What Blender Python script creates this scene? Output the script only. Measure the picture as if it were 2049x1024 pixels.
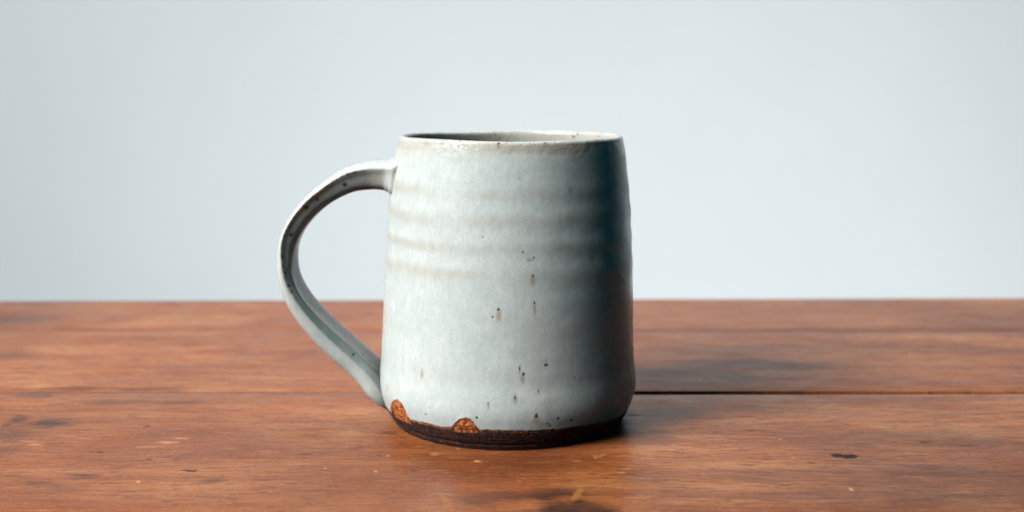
import bpy, math, random
import numpy as np
from mathutils import Vector, Matrix, noise as mnoise
for o in list(bpy.data.objects): bpy.data.objects.remove(o)
S = bpy.context.scene
random.seed(4)

# ------------------------------------------------------------------ camera
CX, CD, CH, PITCH = 0.0014, 0.394, 0.119, math.radians(8.9)
FPX = 2270.0                              # focal length in pixels of a 2049 px wide frame
cam = bpy.data.cameras.new('camera'); co = bpy.data.objects.new('camera', cam)
S.collection.objects.link(co); S.camera = co
co.location = (CX, -CD, CH); co.rotation_euler = (math.pi/2-PITCH, 0, 0)
cam.sensor_width = 36; cam.lens = FPX/2049*36; cam.clip_start = 0.01; cam.clip_end = 50
cam.dof.use_dof = True; cam.dof.focus_distance = 0.360; cam.dof.aperture_fstop = 9.0
cam.dof.aperture_blades = 0

# ------------------------------------------------------------------ world, lamps, exposure
w = bpy.data.worlds.new('World'); S.world = w; w.use_nodes = True
bg = w.node_tree.nodes['Background']
bg.inputs[0].default_value = (0.012, 0.29, 0.40, 1); bg.inputs[1].default_value = 0.12
def area(name, loc, target, sx, sy, watts, col):
    l = bpy.data.lights.new(name, 'AREA'); l.shape = 'RECTANGLE'; l.size = sx; l.size_y = sy
    l.energy = watts; l.color = col
    o = bpy.data.objects.new(name, l); S.collection.objects.link(o); o.location = loc
    d = Vector(target)-Vector(loc); o.rotation_euler = d.to_track_quat('-Z', 'Y').to_euler()
    return o
k = area('window_light', (-1.255, -0.61, 0.98), (-0.22, 0.0, 0.0), 1.20, 0.85, 12.0, (1.0, 0.985, 0.965))
k.data.spread = math.radians(56)
area('wall_fill', (-0.12, 0.26, 0.50), (-0.12, 1.3, 0.50), 2.9, 0.2, 13.2, (0.97, 1.0, 1.0))  # added unseen wash that brightens only the wall
area('low_wall_fill', (-0.12, 0.26, -0.50), (-0.12, 1.3, -0.50), 2.9, 0.2, 8.6, (0.97, 1.0, 1.0))  # second added wash, hidden below tabletop level, evens out the wall
area('back_fill', (-0.04, 0.52, 0.85), (0.0, 0.0, 0.0), 0.6, 0.35, 5.0, (1.0, 0.95, 0.93))  # added fill in place of light bounced off the wall
S.view_settings.view_transform = 'Standard'; S.view_settings.look = 'None'
S.view_settings.exposure = 0; S.view_settings.gamma = 1
S.render.engine = 'CYCLES'
S.cycles.diffuse_bounces = 0

# ------------------------------------------------------------------ helpers
cp, sp_ = math.cos(PITCH), math.sin(PITCH)
def ray(px, py):
    u, v = (px-1024.5)/FPX, (512-py)/FPX
    d = Vector((u, cp + v*sp_, -sp_ + v*cp)); return Vector((CX, -CD, CH)), d
def on_table(px, py):
    c, d = ray(px, py); t = c.z/-d.z; return c + d*t
def at_y(px, py, y):
    c, d = ray(px, py); t = (y-c.y)/d.y; return c + d*t
def lerp_tab(x, tab):
    return float(np.interp(x, [a for a, b in tab], [b for a, b in tab]))

def link(name, me, parent=None, mat=None):
    o = bpy.data.objects.new(name, me); S.collection.objects.link(o)
    if parent is not None: o.parent = parent
    if mat: me.materials.append(mat)
    return o
def mesh(name, V, F, smooth=True):
    me = bpy.data.meshes.new(name)
    me.from_pydata([tuple(v) for v in V], [], F)
    if smooth: me.polygons.foreach_set('use_smooth', [True]*len(F))
    me.update(); return me
def fattr(me, name, vals):
    a = me.attributes.new(name, 'FLOAT', 'POINT'); a.data.foreach_set('value', list(map(float, vals)))

class NT:
    def __init__(s, name):
        s.m = bpy.data.materials.new(name); s.m.use_nodes = True
        s.t = s.m.node_tree; s.n = s.t.nodes; s.b = s.n['Principled BSDF']
        s.geo = s.n.new('ShaderNodeTexCoord').outputs['Object']
    def set(s, sock, v):
        if isinstance(v, bpy.types.NodeSocket): s.t.links.new(v, sock)
        elif v is not None: sock.default_value = v
    def noise(s, vec, scale, det=4, rough=.55, dist=0, out='Fac'):
        n = s.n.new('ShaderNodeTexNoise'); s.set(n.inputs['Vector'], vec)
        n.inputs['Scale'].default_value = scale; n.inputs['Detail'].default_value = det
        n.inputs['Roughness'].default_value = rough; n.inputs['Distortion'].default_value = dist
        return n.outputs[out]
    def voro(s, vec, scale, feature='F1', out='Distance'):
        n = s.n.new('ShaderNodeTexVoronoi'); n.feature = feature
        s.set(n.inputs['Vector'], vec); n.inputs['Scale'].default_value = scale
        return n.outputs[out]
    def vm(s, op, a, b=None, out=0):
        n = s.n.new('ShaderNodeVectorMath'); n.operation = op
        s.set(n.inputs[0], a)
        if b is not None: s.set(n.inputs[1], b)
        return n.outputs[out]
    def ma(s, op, a, b=None, c=None):
        n = s.n.new('ShaderNodeMath'); n.operation = op
        s.set(n.inputs[0], a)
        if b is not None: s.set(n.inputs[1], b)
        if c is not None: s.set(n.inputs[2], c)
        return n.outputs[0]
    def mr(s, v, a, b, c=0., d=1., smooth=True):
        n = s.n.new('ShaderNodeMapRange'); n.interpolation_type = 'SMOOTHSTEP' if smooth else 'LINEAR'
        s.set(n.inputs[0], v)
        for i, q in enumerate((a, b, c, d)): s.set(n.inputs[i+1], q)
        return n.outputs[0]
    def mix(s, f, a, b, mode='MIX'):
        n = s.n.new('ShaderNodeMix'); n.data_type = 'RGBA'; n.blend_type = mode
        s.set(n.inputs[0], f); s.set(n.inputs[6], a); s.set(n.inputs[7], b)
        return n.outputs[2]
    def ramp(s, f, stops):
        n = s.n.new('ShaderNodeValToRGB'); s.set(n.inputs[0], f)
        e = n.color_ramp.elements
        while len(e) < len(stops): e.new(.5)
        for i, (p, c) in enumerate(stops): e[i].position = p; e[i].color = (*c, 1)
        return n.outputs[0]
    def attr(s, name):
        n = s.n.new('ShaderNodeAttribute'); n.attribute_name = name; return n.outputs['Fac']
    def scale(s, k): return s.vm('MULTIPLY', s.geo, k)
    def bump(s, h, strength, dist, normal=None):
        n = s.n.new('ShaderNodeBump'); s.set(n.inputs['Height'], h)
        n.inputs['Strength'].default_value = strength; n.inputs['Distance'].default_value = dist
        if normal is not None: s.set(n.inputs['Normal'], normal)
        return n.outputs[0]
    def spot(s, vec, c, r, soft=.35):
        "mask of an ellipsoid at c with radii r"
        d = s.vm('SUBTRACT', vec, tuple(c)); d = s.vm('MULTIPLY', d, tuple(1/q for q in r))
        l = s.vm('LENGTH', d, out=1)
        return s.mr(l, 1+soft, 1-soft)
def col(r, g, b): return (r, g, b, 1)

# ------------------------------------------------------------------ mug shape
# outline read at heights: (row, half width) -> (z, radius)
HW = [(272,222),(280,226),(300,230),(350,236),(400,241.5),(450,244.5),(540,248),(600,249.5),(640,250.5),(720,253.5),(760,255),(790,255.5)]
prof = []
for y, hw in HW:
    t = math.tan(PITCH+math.atan((y-512)/FPX)); z = CH-CD*t
    dep = CD*cp+(CH-z)*sp_; prof.append((z, hw*dep/FPX/1.0066))
prof.sort()
ZTOP = prof[-1][0] + 0.0004
zlow, rlow = prof[0]
# rounded lower corner of the body down to the turned foot
prof = [(0.0, 0.0408), (0.0015, 0.0417), (0.0035, 0.0428), (0.006, 0.0440), (0.0085, 0.0449), (0.0115, 0.0455), (0.015, 0.0459)] + [p for p in prof if p[0] > 0.018]
PZ = np.array([p[0] for p in prof]); PR = np.array([p[1] for p in prof])
def smooth_interp(z):
    # average of several linear samples: a soft curve through the table
    k = min(0.0035, z*0.5+0.0002)
    return float(np.mean([np.interp(z+d, PZ, PR) for d in np.linspace(-k, k, 7)]))
def lean(z): return 0.0010*max(0, (z-0.03)/0.07)
RINGS = [(y, a, s) for y, a, s in ((300,.25,9),(352,-.12,8),(386,.20,9),(412,-.22,8),(440,.26,9),(470,-.25,9),(497,.28,8),(522,-.26,9),(552,.26,10),(588,-.20,10),(640,.10,14),(690,-.08,12),(735,.08,14))]
ringz = []
for y, a, s in RINGS:
    z = CH-(CD-.04)*math.tan(PITCH+math.atan((y-512)/FPX)); ringz.append((z, a*0.45e-3, s*0.00018))
def rad(z, th):
    r = smooth_interp(z)
    zz = z + 0.0012*math.sin(th+0.8) + 0.0005*math.sin(2*th+1)      # the rings spiral a little
    fade = 0.7+0.3*math.sin(th*2+2)
    for zc, a, s in ringz:
        q = (zz-zc)/s
        if abs(q) < 3.5: r += a*fade*math.exp(-q*q*.5)
    n = mnoise.noise(Vector((math.cos(th)*1.3, math.sin(th)*1.3, z*28)))
    r += n*0.00028
    r += mnoise.noise(Vector((math.cos(th)*5, math.sin(th)*5, z*190)))*0.00006
    # a small thumb-sized swell on the right side
    return r
def mug_point(px, py):
    "the point of the mug's outside seen at a pixel -> (theta, z, position)"
    c, d = ray(px, py); R = 0.044; P = None
    for it in range(6):
        a = d.x**2+d.y**2; b = 2*((c.x)*d.x+c.y*d.y); cc = c.x**2+c.y**2-R*R
        disc = b*b-4*a*cc
        t = (-b-math.sqrt(max(disc, 0)))/(2*a); P = c+d*t
        R = smooth_interp(min(max(P.z, 0.0), ZTOP))
    return math.atan2(P.y, P.x), P.z, P
# line where the glaze stops, as pixels along the front of the foot, chips included
GL = [(778,819),(783,825),(785,806),(789,801),(798,800),(806,808),(812,820),(817,832),(822,840),(849,846),(881,854),(903,856),(911,848),(920,840),(935,836),(944,841),(951,850),(959,860),(1000,862),(1040,863),(1074,862),(1123,859),(1150,855),(1190,848),(1235,836)]
gl = []
for p in GL:
    th, z, P = mug_point(*p); gl.append((th, z))
gl.sort()
gth = [g[0] for g in gl]; gz = [g[1] for g in gl]
def glaze_z(th):
    th = (th+math.pi) % (2*math.pi)-math.pi
    if gth[0] <= th <= gth[-1]: z = float(np.interp(th, gth, gz))
    else:
        z = 0.0062
        # blend to the ends
        d0 = (gth[0]-th) % (2*math.pi); d1 = (th-gth[-1]) % (2*math.pi)
        if d0 < .4: z = gz[0]+(z-gz[0])*d0/.4
        if d1 < .4: z = gz[-1]+(z-gz[-1])*d1/.4
    n = mnoise.noise(Vector((math.cos(th)*9, math.sin(th)*9, 3)))*.0003 + mnoise.noise(Vector((math.cos(th)*45, math.sin(th)*45, 7)))*.00032+ mnoise.noise(Vector((math.cos(th)*120, math.sin(th)*120, 7)))*.0001
    return max(z+n, .0015)
print('glaze', [(round(math.degrees(a)), round(b*1000, 1)) for a, b in gl])

mug = bpy.data.objects.new('mug', None); S.collection.objects.link(mug)
mug['label'] = 'pale speckled celadon stoneware mug with rusty bare foot, standing on the wooden table'
mug['category'] = 'mug'

NTH = 900
ths = [2*math.pi*i/NTH - math.pi/2 for i in range(NTH)]
gzs = [glaze_z(t) for t in ths]
WALL = 0.0036
def grid_faces(rows, n, off=0, flip=False):
    F = []
    for j in range(rows-1):
        for i in range(n):
            a = off+j*n+i; b = off+j*n+(i+1) % n; c = b+n; d = a+n
            F.append((a, b, c, d) if not flip else (d, c, b, a))
    return F
# ---- body: glaze line up, over the rim, down inside to the floor
V = []; rows = 0
ZR = ZTOP-0.0016
low = [0, .0, .00035, .0007, .0012]
NR = 230
def rim_wave(th): return 0.00018*math.sin(2*th+.6)+0.0001*math.sin(5*th)
for j in range(NR+1):
    f = j/NR
    for i, th in enumerate(ths):
        z0 = gzs[i]; z = z0+(ZR-z0)*(f if f < .2 else f)
        r = rad(z, th)
        # the glaze ends in a thick rounded lip over the bare clay
        dz = z-z0
        if j == 0: r -= 0.00022
        else: r += 0.00007*math.exp(-(dz/.0010)**2)
        V.append((r*math.cos(th)+lean(z), r*math.sin(th), z + rim_wave(th)*f))
    rows += 1
nrim = 14
for j in range(1, nrim+1):
    a = math.pi*j/nrim
    for i, th in enumerate(ths):
        ro = rad(ZR, th); hw = 0.0013
        x = math.cos(a)
        r = ro-hw+hw*x; z = ZR+0.0014*math.sin(a)**.9
        if j == nrim: z = ZR
        V.append((r*math.cos(th)+lean(z), r*math.sin(th), z+rim_wave(th)))
    rows += 1
for j in range(1, 71):
    f = j/70; z = ZR+(0.007-ZR)*f
    wt = 0.0026+(WALL-.0026)*min(1, f*6)
    for i, th in enumerate(ths):
        r = rad(z, th)-wt
        if f > .93: r -= (f-.93)/.07*.006*((f-.93)/.07)
        V.append((r*math.cos(th)+lean(z), r*math.sin(th), z+rim_wave(th)*(1-f)))
    rows += 1
for j in range(1, 9):
    for i, th in enumerate(ths):
        r = 0.036*(1-j/8)+.0001
        V.append((r*math.cos(th), r*math.sin(th), .007-.0012*min(1, j/3)))
    rows += 1
body_me = mesh('body', V, grid_faces(rows, NTH))
# ---- foot: bare clay below the glaze line
V = []; fr = 34
prt = []
for j in range(fr):
    f = j/(fr-1)
    for i, th in enumerate(ths):
        z = gzs[i]*(1-f) + 0.0004*f*0
        r = smooth_interp(max(z, 0)) + mnoise.noise(Vector((math.cos(th)*1.3, math.sin(th)*1.3, z*28)))*0.00028*min(1, z/.004)
        r += mnoise.noise(Vector((math.cos(th)*60, math.sin(th)*60, z*1500)))*.00012 + mnoise.noise(Vector((math.cos(th)*3, math.sin(th)*3, z*2600)))*.00008
        ch = min(1, max(0, (gzs[i]-.0078)/.0012))*min(1, max(0, (z-.0055)/.001))
        r -= 0.00014 + ch*.00008
        r += ch*.00022*mnoise.noise(Vector((math.cos(th)*150, math.sin(th)*150, z*3300)))
        # turning groove close to the table
        r -= 0.00035*math.exp(-((z-.0022)/.0005)**2)
        V.append((r*math.cos(th), r*math.sin(th), z))
for k, (rr, zz) in enumerate(((0.0400, -0.0), (0.0375, 0.0), (0.0365, .0015), (0.0, .0020))):
    for i, th in enumerate(ths):
        V.append(((rr+.0001)*math.cos(th), (rr+.0001)*math.sin(th), zz))
foot_me = mesh('foot', V, grid_faces(fr+4, NTH, flip=True))

# ---- handle: pulled strap swept along its curve
PATH = [ # px, py, half thickness px, half depth mm
 (804,352,52,12.6),(797,352,46,12.5),(789,351.3,38,12),(780,350.3,33,11),(767,349.6,30,9.8),(740,351,27.5,8.6),(700,359,25,8.2),(656,383.5,21.3,8.0),(621,412.5,19.8,7.9),(594,447,18.3,7.8),(579,480,17.4,7.8),(574,515,16.7,7.8),
 (576,552,17.5,7.9),(589,588,19,8.0),(612,624,21.5,8.1),(645,662,24,8.2),(680,696,25,8.4),(711,724,25,8.8),(736,749,25,9.6),(755,773,25,10.2),(771,792,21,9.6),(785,808,15,7.8)]
AZ = math.radians(5)
pts = []
for px, py, ht, hd in PATH:
    P = at_y(px, py, -0.004)
    dep = (P.y+CD)*cp+(CH-P.z)*sp_
    pts.append((P.x, P.z, ht*dep/FPX, hd*1e-3))
pts = np.array(pts)
def catmull(P, n):
    out = []
    P = np.vstack([2*P[0]-P[1], P, 2*P[-1]-P[-2]])
    for i in range(1, len(P)-2):
        for k in range(n):
            t = k/n; a, b, c, d = P[i-1], P[i], P[i+1], P[i+2]
            out.append(.5*((2*b)+(c-a)*t+(2*a-5*b+4*c-d)*t*t+(3*b-a-3*c+d)*t**3))
    out.append(P[-2]); return np.array(out)
C = catmull(pts, 12); NC = len(C)
# section control points (outward, towards the viewer), unit = half thickness / half depth
def section(u):
    "u: 0 top of handle .. 1 bottom"
    k = min(1, max(0, (u-.42)/.22)); k = k*k*(3-2*k)
    rx = .50*(1-k)-.32*k            # where the near ridge sits between outer (1) and inner (-1)
    up_ = [(1.0, 0), (.97, .35), (.86, .68), (.72, .92), (rx, 1.0), (.08, .93), (-.62, .84), (-.95, .62), (-1.0, .3),
           (-1.0, 0), (-1.0, -.3), (-.92, -.58), (-.62, -.80), (.1, -.93), (.5, -1.0), (.76, -.90), (.86, -.68), (.97, -.35)]
    lo_ = [(1.0, 0), (.96, .38), (.74, .72), (.28, .95), (rx, 1.0), (-.62, .93), (-.90, .78), (-.90, .50), (-.97, .15),
           (-1.06, -.18), (-1.12, -.45), (-1.12, -.72), (-.9, -.93), (-.4, -1.05), (.1, -1.0), (.5, -.90), (.80, -.68), (.96, -.35)]
    full = [((1-k)*p[0]+k*q[0], (1-k)*p[1]+k*q[1]) for p, q in zip(up_, lo_)]
    return np.array(full), rx
NS = 144
V = []; ridge = []; groove = []; along = []; upv = []
for i in range(NC):
    u = i/(NC-1)
    x, z, ht, hd = C[i]
    t = C[min(i+1, NC-1)][:2]-C[max(i-1, 0)][:2]; t = t/np.linalg.norm(t)
    n = np.array([t[1]*-1, t[0]])     # outward: rotate tangent
    # path goes left then down then right; outward is to the left of travel reversed
    if np.dot(n, np.array([x+0.045, z-0.05])) < 0 and 0.1 < u < .9: n = -n
    if u <= .1: n = np.array([abs(n[0])*-np.sign(t[1]) if False else n[0], n[1]]); n = n if n[1] > 0 else -n
    if u >= .9: n = n if n[1] < 0 else -n
    sec, rx = section(u)
    m = len(sec)
    Sx = np.vstack([sec[-1], sec, sec[:2]])
    for k in range(NS):
        f = k/NS*m; a = int(f); t_ = f-a
        p0, p1, p2, p3 = Sx[a], Sx[a+1], Sx[a+2], Sx[(a+3) if a+3 < len(Sx) else 2]
        q = .5*((2*p1)+(p2-p0)*t_+(2*p0-5*p1+4*p2-p3)*t_*t_+(3*p1-p0-3*p2+p3)*t_**3)
        wob = 1+.03*mnoise.noise(Vector((u*9, q[0]*1.5, q[1]*1.5)))
        on, ob = q[0]*ht*wob, q[1]*hd
        ob *= 1+.02*mnoise.noise(Vector((u*14, 5, 1)))
        X = x+n[0]*on; Z = z+n[1]*on; Y = -ob
        # swing the handle's plane a little towards the viewer
        X, Y = X*math.cos(AZ), Y+X*math.sin(AZ)+.002
        V.append((X, Y, Z))
        dr = abs(k/NS*m-4)
        ridge.append(math.exp(-(dr/.26)**2))
        fk = k/NS*m-4; groove.append(max(0, min(1, (fk+.05)/.35))*max(0, min(1, (2.75-fk)/.6)))
        along.append(u); upv.append(q[1])
V = [tuple(v) for v in V]
F = []
for i in range(NC-1):
    for k in range(NS):
        a = i*NS+k; b = i*NS+(k+1) % NS
        F.append((a, b, b+NS, a+NS))
F.append(tuple(range(NS-1, -1, -1))); F.append(tuple((NC-1)*NS+k for k in range(NS)))
handle_me = mesh('handle', V, F)
fattr(handle_me, 'ridge', ridge); fattr(handle_me, 'groove', groove); fattr(handle_me, 'along', along)

# ------------------------------------------------------------------ glaze
def glaze(name, is_handle=False):
    g = NT(name); P = g.geo
    big = g.noise(P, 30, 4, .6)
    base = g.mix(g.mr(big, .35, .65), col(.60, .655, .635), col(.66, .69, .665))
    # fine vertical flow of the glaze and milky mottling
    flow = g.noise(g.scale((1, 1, .28)), 620, 4, .75)
    base = g.mix(g.mr(flow, .40, .64, .0, .55), base, col(.50, .56, .55))
    mott = g.noise(P, 2100, 2, .8)
    base = g.mix(g.mr(mott, .45, .66, 0, .50), base, col(.42, .45, .43))
    white = g.noise(P, 150, 5, .7)
    base = g.mix(g.mr(white, .5, .72, 0, .5), base, col(.74, .77, .76))
    if not is_handle:
        # buff bands where the glaze breaks thin on the throwing rings
        zb = g.noise(g.vm('ADD', g.scale((.10, .10, 1)), (0, 0, .013)), 95, 3, .5)
        patch = g.noise(P, 42, 3, .6)
        bm = None
        sepz = g.n.new('ShaderNodeSeparateXYZ'); g.set(sepz.inputs[0], P)
        zj = g.ma('ADD', sepz.outputs[2], g.ma('MULTIPLY', g.ma('SUBTRACT', g.noise(P, 26, 2), .5), .0045))
        for zc, a, s in ringz:
            if a > .00007:
                d = g.ma('ABSOLUTE', g.ma('SUBTRACT', zj, zc))
                m = g.mr(d, s*1.9, s*.2)
                bm = m if bm is None else g.ma('MAXIMUM', bm, m)
        band = g.ma('MULTIPLY', bm, g.mr(patch, .36, .60, .06, .50))
        base = g.mix(band, base, col(.47, .43, .34))
        base = g.mix(g.mr(zb, .55, .8, 0, .35), base, col(.52, .50, .42))
        # the lip: thin, warm, freckled
        lip = g.mr(zj, ZTOP-.0075, ZTOP-.0022)
        base = g.mix(g.ma('MULTIPLY', lip, g.mr(g.noise(P, 160, 4, .7), .35, .65, .05, .5)), base, col(.60, .53, .44))
        lipn = g.ma('MULTIPLY', g.mr(zj, ZTOP-.0035, ZTOP-.0018), g.mr(g.voro(P, 620), .36, .16))
        base = g.mix(g.ma('MULTIPLY', lipn, g.mr(g.noise(P, 130, 2), .52, .66)), base, col(.16, .07, .03))
        # glaze edge over the foot turns rusty
        ge = g.attr('edge')
        base = g.mix(g.mr(ge, .25, .95, 0, .9), base, col(.38, .14, .045))
    # iron freckles
    v = g.voro(g.scale((1, 1, .75)), 155, out='Distance')
    rnd = g.voro(g.scale((1, 1, .75)), 155, out='Color')
    sr = g.n.new('ShaderNodeSeparateXYZ'); g.set(sr.inputs[0], rnd)
    fm = g.ma('MULTIPLY', g.mr(v, .085, .03), g.mr(sr.outputs[0], .70, .80))
    base = g.mix(g.ma('MULTIPLY', fm, .55), base, col(.22, .17, .10))
    marks = None
    if is_handle:
        r = g.attr('ridge'); gr = g.attr('groove'); al = g.attr('along')
        upper = g.mr(al, .62, .40); mid = g.mr(al, .11, .24)
        # pooled green in the hollow of the near side, iron brown where it runs thin higher up
        pool = g.ma('MULTIPLY', gr, g.mr(g.noise(P, 120, 3), .3, .6, .70, 1.0))
        pool = g.ma('MULTIPLY', pool, mid)
        pc = g.mix(upper, col(.15, .24, .21), col(.17, .155, .135))
        pc = g.mix(g.mr(al, .28, .14), pc, col(.36, .30, .24))
        base = g.mix(g.ma('MULTIPLY', pool, g.mr(al, .84, .66, .45, .84)), base, pc)
        edge = g.ma('MULTIPLY', g.mr(r, .25, .75), g.mr(g.noise(P, 900, 4, .75), .32, .50))
        edge = g.ma('MULTIPLY', g.ma('MULTIPLY', edge, g.mr(al, .70, .50)), g.mr(al, .20, .27))
        base = g.mix(edge, base, g.mix(g.mr(g.noise(P, 500, 3), .45, .6), col(.24, .09, .03), col(.025, .018, .015)))
        outer = g.ma('MULTIPLY', g.ma('SUBTRACT', 1, gr), g.mr(al, .45, .6))
        base = g.mix(g.ma('MULTIPLY', outer, g.mr(g.noise(P, 300, 4, .7), .35, .7, .0, .35)), base, col(.66, .58, .50))
        vec = P
        for (px, py, rr) in ((690,370,4),(636,399,3),(614,415,4),(584,469,3.5),(567,513,2.5),(580,570,2.5),(586,582,2),(707,709,2.2),(573,545,2)):
            c = None
            Q = at_y(px, py, -.0105)
            m = g.spot(vec, (Q.x, Q.y, Q.z), (rr*.00019, .004, rr*.00019))
            marks = m if marks is None else g.ma('MAXIMUM', marks, m)
        base = g.mix(g.ma('MULTIPLY', marks, .9), base, col(.015, .02, .02))
    else:
        jit = g.vm('ADD', P, g.vm('MULTIPLY', g.vm('SUBTRACT', g.noise(P, 900, 2, out='Color'), (.5, .5, .5)), (.0005, .0005, .0005)))
        brown = None
        for (px, py, rx, ry) in ((998,630,4.5,11),(1046,757,4,9),(1040,738,2,8),(1031,797,4,9),(1066,560,4,10),(1070,618,2.5,11),(1074,840,6,10),(845,748,3,9),(852,287,9,4),(885,285,5,4),(998,293,4,6),(1092,291,5,4),(977,812,2.5,7),(776,775,3,7),(1100,815,7,26),(1060,520,5,3),(1085,850,18,5),(1130,845,14,8),(1188,286,20,6),(1040,300,60,6),(1120,300,50,8)):
            th, z, Q = mug_point(px, py)
            m = g.spot(jit, Q, (rx*.00018, rx*.00018, ry*.00018), .75)
            m = g.ma('MULTIPLY', m, .62 if rx < 7 else .30)
            brown = m if brown is None else g.ma('MAXIMUM', brown, m)
        base = g.mix(brown, base, col(.33, .20, .09))
        for (px, py, rx, ry) in ((998,287,2.6,3.2),(1091,287,2.4,2.6),(1194,281,4,3),(1204,283,4,5),(1237,285,2,4),(867,287,1.6,2),(850,287,1.3,2),(920,284,1.5,2.4),(1014,286,1.2,2),(998,619,2.2,2.2),(986,634,1.7,1.7),(1068,516,2,1.5),(1067,552,1.8,2.2),(1070,606,1.8,2.4),(1093,730,3.6,2.8),(1048,748,2.8,3),(1040,737,1.1,4),(1031,795,1.7,3),(1078,782,1.3,5),(1074,832,3.0,4.5),(1096,847,2,2),(1101,851,2,2.4),(1118,837,2.6,3),(1144,840,3,3),(954,835,2.6,2.8),(977,806,1.6,1.6),(776,782,1.3,3),(1090,803,1.6,8),(1150,757,3.5,4),(1040,358,2,2.2),(966,474,1.5,1.5),(1141,380,5,6),(1185,520,3,12),(935,600,1,1.4),(860,815,1.2,1.2),(852,828,1.4,1.4),(803,655,1.2,4),(1163,757,2,2),(1047,505,1.5,2)):
            th, z, Q = mug_point(px, py)
            m = g.spot(jit, Q, (rx*.00018, rx*.00018, ry*.00018), .4)
            if (px, py) in ((1141,380), (1185,520), (1150,757), (1040,358), (1163,757), (1090,803), (803,655)): m = g.ma('MULTIPLY', m, .35)
            marks = m if marks is None else g.ma('MAXIMUM', marks, m)
        base = g.mix(g.ma('MULTIPLY', marks, .88), base, col(.022, .016, .012))
    base = g.mix(1.0, base, col(.725, .735, .735), 'MULTIPLY')
    g.set(g.b.inputs['Base Color'], base)
    rough = g.mr(g.noise(P, 90, 4), .3, .7, .20, .36)
    if not is_handle: rough = g.ma('SUBTRACT', rough, g.ma('MULTIPLY', lip, .13))
    if marks is not None: rough = g.ma('ADD', rough, g.ma('MULTIPLY', marks, .2))
    g.set(g.b.inputs['Roughness'], rough)
    g.b.inputs['IOR'].default_value = 1.43
    g.b.inputs['Subsurface Weight'].default_value = 0.0
    b1 = g.bump(g.noise(P, 260, 3, .55), .35, .00022)
    b2 = g.bump(g.noise(P, 1500, 3, .6), .22, .00006, b1)
    if not is_handle: b2 = g.bump(g.ma('MULTIPLY', lip, g.noise(P, 420, 3, .6)), .6, .00045, b2)
    if marks is not None: b2 = g.bump(marks, .5, -.0001, b2)
    g.set(g.b.inputs['Normal'], b2)
    return g.m
def clay():
    g = NT('bare_clay'); P = g.geo
    n1 = g.noise(P, 700, 5, .8); n2 = g.noise(P, 90, 4, .6)
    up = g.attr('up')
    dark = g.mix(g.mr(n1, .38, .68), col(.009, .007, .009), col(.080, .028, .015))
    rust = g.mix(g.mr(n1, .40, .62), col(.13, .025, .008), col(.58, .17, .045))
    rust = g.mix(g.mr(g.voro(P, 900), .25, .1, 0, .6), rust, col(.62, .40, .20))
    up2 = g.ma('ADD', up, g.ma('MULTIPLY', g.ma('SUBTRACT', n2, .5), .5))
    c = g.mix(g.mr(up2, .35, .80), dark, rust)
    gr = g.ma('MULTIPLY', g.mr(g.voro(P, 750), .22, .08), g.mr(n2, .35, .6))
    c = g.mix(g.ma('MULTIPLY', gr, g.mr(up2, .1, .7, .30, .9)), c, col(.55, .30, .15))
    g.set(g.b.inputs['Base Color'], c); g.b.inputs['Roughness'].default_value = .8; g.b.inputs['Specular IOR Level'].default_value = .2
    g.set(g.b.inputs['Normal'], g.bump(n1, .9, .0003, g.bump(g.noise(g.scale((.2, .2, 3)), 700, 2), .5, .0002)))
    return g.m
# attributes
nb = len(body_me.vertices); edge = np.zeros(nb)
for j in range(0, 14):
    for i in range(NTH):
        zd = V and (body_me.vertices[j*NTH+i].co.z-gzs[i]); edge[j*NTH+i] = math.exp(-max(zd, 0)/.00042)
fattr(body_me, 'edge', edge)
up = []
for j in range(fr+4):
    for i in range(NTH):
        z = foot_me.vertices[j*NTH+i].co.z
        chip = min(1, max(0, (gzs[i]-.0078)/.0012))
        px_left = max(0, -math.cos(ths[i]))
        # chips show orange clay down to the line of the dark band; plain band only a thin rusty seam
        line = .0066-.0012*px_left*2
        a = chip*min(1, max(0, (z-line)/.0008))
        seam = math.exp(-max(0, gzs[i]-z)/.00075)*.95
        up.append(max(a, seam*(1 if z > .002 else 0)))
fattr(foot_me, 'up', up)
body = link('body', body_me, mug, glaze('celadon_glaze'))
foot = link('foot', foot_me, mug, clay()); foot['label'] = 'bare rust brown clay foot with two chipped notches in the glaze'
handle = link('handle', handle_me, mug, glaze('handle_glaze', True))

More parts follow.
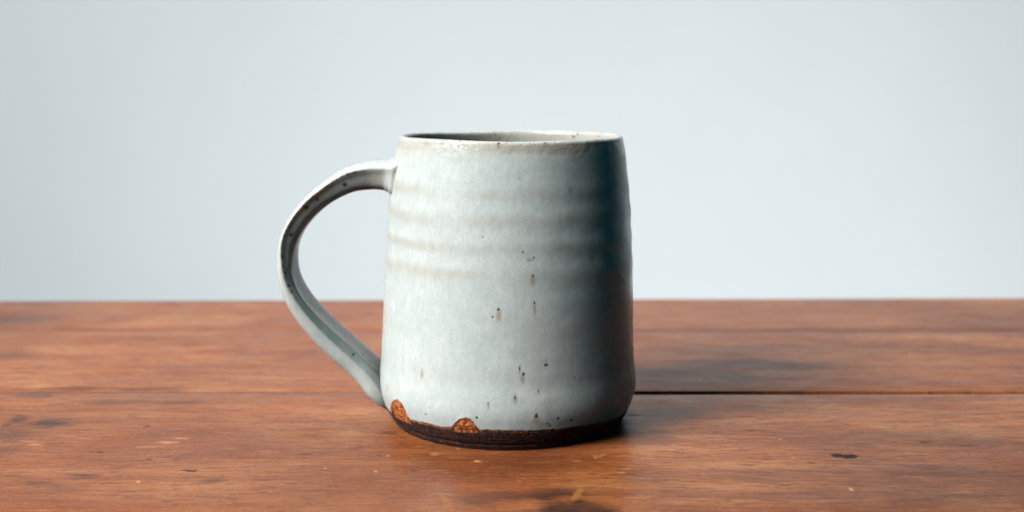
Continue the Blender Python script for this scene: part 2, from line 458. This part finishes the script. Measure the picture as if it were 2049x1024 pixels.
# ------------------------------------------------------------------ table
def wood():
    g = NT('worn_wood'); P = g.geo
    info = g.n.new('ShaderNodeObjectInfo'); rnd = info.outputs['Random']
    off = g.vm('ADD', P, g.vm('SCALE', (3.1, 1.7, 0)))
    c2 = g.n.new('ShaderNodeCombineXYZ'); g.set(c2.inputs[0], g.ma('MULTIPLY', rnd, 3.0)); g.set(c2.inputs[1], g.ma('MULTIPLY', rnd, 1.3))
    Q = g.vm('ADD', P, c2.outputs[0])
    warp = g.vm('MULTIPLY', g.vm('SUBTRACT', g.noise(Q, 9, 3, out='Color'), (.5, .5, .5)), (.03, .014, 0))
    W = g.vm('ADD', Q, warp)
    cloud = g.noise(g.vm('MULTIPLY', W, (1, 2.2, 1)), 11, 5, .62)
    base = g.ramp(cloud, [(.30, (.17, .048, .020)), (.44, (.31, .105, .042)), (.56, (.42, .175, .082)), (.70, (.52, .26, .145))])
    fig = g.noise(g.vm('MULTIPLY', W, (5, 95, 1)), 1.6, 6, .66, .6)
    base = g.mix(g.mr(fig, .34, .62, .75, 0), base, col(.215, .065, .028))
    fine = g.noise(g.vm('MULTIPLY', W, (75, 620, 1)), 1.0, 4, .75)
    base = g.mix(g.mr(fine, .49, .64, 0, .70), base, col(.13, .045, .028))
    lite = g.noise(g.vm('MULTIPLY', g.vm('ADD', W, (4, 9, 0)), (65, 520, 1)), 1.0, 4, .75)
    base = g.mix(g.mr(lite, .53, .70, 0, .60), base, col(.58, .33, .20))
    # rubbed, greyed varnish
    wear = g.noise(g.vm('ADD', P, (7, 2, 0)), 16, 5, .65)
    base = g.mix(g.mr(wear, .50, .72, 0, .40), base, col(.50, .29, .19))
    wr = g.noise(g.vm('MULTIPLY', g.vm('ADD', P, (1, 5, 0)), (9, 26, 1)), 1.4, 4, .6)
    base = g.mix(g.mr(wr, .52, .70, 0, .42), base, col(.40, .125, .035))
    pores = g.noise(g.vm('MULTIPLY', P, (130, 700, 1)), 1.0, 2, .6)
    base = g.mix(g.mr(pores, .60, .68, 0, .8), base, col(.07, .03, .03))
    dimming = g.noise(g.vm('ADD', g.vm('MULTIPLY', P, (1, .8, 1)), (.07, 3, 0)), 4.2, 2, .5)  # broad noise darkening, stands in for light falling off
    base = g.mix(g.mr(dimming, .40, .62, 0, .42), base, col(.17, .065, .050))
    grit = g.noise(g.vm('MULTIPLY', P, (1, 1.6, 1)), 560, 3, .8)
    base = g.mix(g.mr(grit, .50, .66, 0, .38), base, col(.11, .04, .028))
    base = g.mix(g.mr(grit, .46, .32, 0, .25), base, col(.62, .36, .22))
    # dark stains, and painted shade: the mug's shadow and a dimmer right side
    jn = g.vm('SUBTRACT', g.noise(g.vm('MULTIPLY', P, (1, 2.5, 1)), 55, 4, .65, out='Color'), (.5, .5, .5))
    J = g.vm('ADD', P, g.vm('MULTIPLY', jn, (.012, .009, 0)))
    jn2 = g.vm('SUBTRACT', g.noise(P, 300, 3, .6, out='Color'), (.5, .5, .5))
    J2 = g.vm('ADD', P, g.vm('MULTIPLY', jn2, (.0022, .0022, 0)))
    def at(px, py, hw, hh, vec, soft):
        Qp = on_table(px, py); d = (Qp.y+CD)/FPX; vy = (Qp.y+CD)**2/(FPX*CH)
        return g.spot(vec, (Qp.x, Qp.y, 0), (hw*d, hh*vy, 1), soft)
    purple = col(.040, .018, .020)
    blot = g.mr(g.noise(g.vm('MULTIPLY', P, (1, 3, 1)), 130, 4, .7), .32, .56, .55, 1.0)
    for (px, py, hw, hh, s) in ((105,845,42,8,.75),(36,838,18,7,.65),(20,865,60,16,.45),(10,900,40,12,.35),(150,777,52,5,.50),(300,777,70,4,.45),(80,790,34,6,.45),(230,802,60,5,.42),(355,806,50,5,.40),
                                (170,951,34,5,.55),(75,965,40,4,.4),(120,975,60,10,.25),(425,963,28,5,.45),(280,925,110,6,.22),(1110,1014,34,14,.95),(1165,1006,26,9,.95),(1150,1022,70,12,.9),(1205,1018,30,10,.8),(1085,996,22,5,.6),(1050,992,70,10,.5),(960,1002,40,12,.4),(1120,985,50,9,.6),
                                (1300,960,55,16,.22),(1465,727,95,9,.62),(1600,732,90,8,.55),(1345,745,120,9,.62),(1480,757,36,9,.5),(1350,765,90,7,.45),(1420,700,160,8,.25),(1960,885,110,10,.35),(1900,942,120,8,.3),(1800,870,90,6,.25),(1330,822,60,6,.45),(1500,815,110,8,.3),  # streaks right of the mug paint its cast shadow
                                (1960,700,120,9,.28),(1750,690,160,10,.18),(20,640,60,10,.35),(60,605,120,6,.4),(20,710,50,7,.35),(1060,925,120,14,.16),(1930,960,330,70,.42),(1600,1000,330,34,.22),(1450,945,200,22,.22),(1800,880,300,26,.25),(1500,700,260,26,.12),(1960,640,140,24,.25),(40,640,90,30,.2),(1275,872,70,12,.50),(1340,830,80,9,.45),(620,700,120,20,.0)):  # broad right-hand ones paint light falloff; those by the foot, contact shadow
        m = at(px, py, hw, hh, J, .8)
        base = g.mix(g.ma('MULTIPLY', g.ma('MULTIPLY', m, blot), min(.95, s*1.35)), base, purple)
    hard = None
    for (px, py, hw, hh, s) in ((1678,911,16,4,1),(1697,913,18,4.2,1),(1708,911,10,3,1),(384,941,12,2.6,.8),(372,939,7,1.8,.8),(1515,861,30,1.3,.5),(200,904,7,2,.5),(298,919,5,1.8,.6),(295,853,7,1.6,.6),(1850,885,12,2,.5),(1625,926,10,2.6,.4),(15,850,10,2,.5),(780,866,16,1.3,.6),(1270,830,14,1.5,.6),(830,940,9,1.6,.5),(612,908,14,1.5,.5)):
        m = g.ma('MULTIPLY', at(px, py, hw, hh, J2, .45), s)
        hard = m if hard is None else g.ma('MAXIMUM', hard, m)
    base = g.mix(hard, base, col(.010, .010, .014))
    light = None
    for (px, py, hw, hh, s) in ((680,868,40,12,.16),(620,893,38,10,.13),(278,962,5,2.4,.8),(955,921,8,2,.75),(869,908,9,4,.45),(650,935,3,2.2,.8),(751,942,4,2.6,.6),(777,910,3,2,.6),(1703,978,5,3,.7),(340,884,24,1.8,.6),(300,893,26,2,.35),(362,876,16,1.5,.5),(70,888,14,2,.5),(1562,878,4,2,.5),(1587,915,3,2,.5),(560,300,3,2,.0),(330,640,60,10,.22),(120,700,60,8,.2),(430,640,80,12,.15),(1190,912,3,3,.4),(60,882,20,2,.35),(1245,944,8,2,.4),(1155,921,8,1.6,.4)):
        m = g.ma('MULTIPLY', at(px, py, hw, hh, J2, .5), s)
        light = m if light is None else g.ma('MAXIMUM', light, m)
    base = g.mix(g.ma('MULTIPLY', light, g.mr(fine, .35, .65, 1.0, .5)), base, col(.66, .42, .26))
    # scratches: short slanting strokes
    def stroke(x0, y0, x1, y1, wd, s):
        A, B = on_table(x0, y0), on_table(x1, y1); M = (A+B)/2; d = B-A; L = d.length/2
        a = math.atan2(d.y, d.x)
        n = g.n.new('ShaderNodeMapping'); n.vector_type = 'TEXTURE'
        g.set(n.inputs[0], J2); n.inputs[1].default_value = (M.x, M.y, 0); n.inputs[2].default_value = (0, 0, a)
        n.inputs[3].default_value = (L, wd, 1)
        return g.ma('MULTIPLY', g.mr(g.vm('LENGTH', n.outputs[0], out=1), 1.3, .6), s)
    sc = None
    for a in ((1148,1000,1165,972,.0012,.6),(1188,917,1214,905,.0007,.55),(911,892,919,902,.0006,.4),(1035,968,1046,955,.0006,.35),(983,908,996,904,.0007,.35),(880,985,905,1020,.0012,.25),(1130,920,1150,915,.0004,.4),(330,962,318,968,.0005,.4)):
        m = stroke(*a); sc = m if sc is None else g.ma('MAXIMUM', sc, m)
    base = g.mix(g.ma('MULTIPLY', sc, g.mr(g.noise(P, 700, 3, .6), .35, .6, .15, .8)), base, col(.60, .32, .14))
    base = g.mix(1.0, base, col(.86, .715, .47), 'MULTIPLY')
    # grime along the joints
    sy = g.n.new('ShaderNodeSeparateXYZ'); g.set(sy.inputs[0], P)
    q2 = g.ma('ABSOLUTE', g.ma('SUBTRACT', sy.outputs[1], on_table(1600, 663).y))
    gn = g.noise(g.vm('MULTIPLY', P, (1, .2, 1)), 26, 4, .6)
    m2 = g.ma('MULTIPLY', g.mr(q2, .0095, .0035), g.mr(sy.outputs[0], -.05, .10, .12, .50))
    base = g.mix(g.ma('MULTIPLY', m2, g.mr(gn, .2, .6, .5, 1.0)), base, col(.10, .035, .022))
    q1 = g.ma('ABSOLUTE', g.ma('SUBTRACT', sy.outputs[1], on_table(1600, 785).y))
    m1 = g.ma('MULTIPLY', g.mr(q1, .0020, .0004), g.mr(gn, .25, .6, .10, .5))
    base = g.mix(m1, base, col(.08, .03, .03))
    g.set(g.b.inputs['Base Color'], base)
    rn = g.noise(g.vm('MULTIPLY', P, (1, 3, 1)), 40, 5, .65)
    r = g.mr(rn, .3, .7, .26, .40)
    r = g.ma('ADD', r, g.mr(fine, .5, .7, 0, .12))
    r = g.ma('ADD', r, g.ma('MULTIPLY', hard, .35))
    g.set(g.b.inputs['Roughness'], r); g.b.inputs['IOR'].default_value = 1.5; g.b.inputs['Specular IOR Level'].default_value = .20
    h1 = g.bump(fine, .45, .00020)
    h2 = g.bump(pores, .25, -.00012, h1)
    h3 = g.bump(g.noise(g.vm('MULTIPLY', P, (1, 4, 1)), 35, 3, .5), .25, .0006, h2)
    h4 = g.bump(hard, .6, -.0004, h3)
    g.set(g.b.inputs['Normal'], h4)
    return g.m
WOOD = wood()
table = bpy.data.objects.new('table', None); S.collection.objects.link(table); table.location = (0, 0, 0)
table['label'] = 'worn reddish brown table of wide varnished planks under the mug'; table['category'] = 'table'
def plank(y0, y1, f0, f1, seed, bev=.0012, top=0.0):
    "y0/y1 front and back edge; f0/f1(x) move those edges"
    sec = []
    xs = np.linspace(-.55, .55, 150); V = []; T = .026
    for x in xs:
        a, b = y0+f0(x), y1+f1(x)
        ring = [(a, -T), (a, -bev)]
        for k in range(1, 5):
            q = k/4*math.pi/2; ring.append((a+bev*(1-math.cos(q)), -bev+bev*math.sin(q)))
        for k in range(1, 10): ring.append((a+bev+(b-a-2*bev)*k/10, 0))
        for k in range(0, 5):
            q = k/4*math.pi/2; ring.append((b-bev+bev*math.sin(q), -bev+bev*math.cos(q)))
        ring.append((b, -T))
        for (yy, zz) in ring:
            z = zz+top
            if zz > -.01: z += .00008*mnoise.noise(Vector((x*6, yy*30, seed)))
            V.append((x, yy+(.00015*mnoise.noise(Vector((x*60, seed, yy*3))) if zz > -.02 else 0), min(z, 0.0) if abs(x) < .06 and abs(yy) < .05 else z))
    m = len(ring); F = []
    for i in range(len(xs)-1):
        for k in range(m):
            a = i*m+k; b = i*m+(k+1) % m
            F.append((a, a+m, b+m, b))
    F.append(tuple(range(m))); F.append(tuple((len(xs)-1)*m+k for k in range(m-1, -1, -1)))
    me = mesh('plank', V, F)
    me.polygons.foreach_set('use_smooth', [True]*len(F)); me.update()
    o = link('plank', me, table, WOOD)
    return o
J1 = on_table(1600, 785).y; J2y = on_table(1600, 662).y
YL, YR = on_table(0, 602), on_table(2049, 596)
slope = (YR.y-YL.y)/(YR.x-YL.x); mid = (YL.y+YR.y)/2
zero = lambda x: 0.0
gap1 = lambda x: float(np.interp(x, [-1, -.05, .03, .05, .12, .20, .3], [.00004, .00006, .0024, .0026, .0022, .0015, .0011]))
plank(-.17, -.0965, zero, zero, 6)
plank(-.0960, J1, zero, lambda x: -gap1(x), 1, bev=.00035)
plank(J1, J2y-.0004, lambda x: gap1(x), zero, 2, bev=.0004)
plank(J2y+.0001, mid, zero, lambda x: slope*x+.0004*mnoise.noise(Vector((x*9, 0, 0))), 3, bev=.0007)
print('joints', J1, J2y, mid, slope)

# ------------------------------------------------------------------ wall
g = NT('painted_plaster'); n = g.noise(g.geo, 3, 4, .5)
g.set(g.b.inputs['Base Color'], g.mix(g.mr(n, .3, .7), col(.765, .80, .815), col(.79, .822, .835)))
g.b.inputs['Roughness'].default_value = .75
g.set(g.b.inputs['Normal'], g.bump(g.noise(g.geo, 140, 5, .6), .3, .0015))
WY = 1.3
V = [(-3, WY, -.9), (3, WY, -.9), (3, WY, 1.9), (-3, WY, 1.9), (-3, WY+.12, -.9), (3, WY+.12, -.9), (3, WY+.12, 1.9), (-3, WY+.12, 1.9)]
F = [(0, 1, 2, 3), (5, 4, 7, 6), (4, 0, 3, 7), (1, 5, 6, 2), (3, 2, 6, 7), (4, 5, 1, 0)]
wall = link('wall', mesh('wall', V, F, False), None, g.m); wall['kind'] = 'structure'
wall['label'] = 'plain pale grey white wall behind the table'
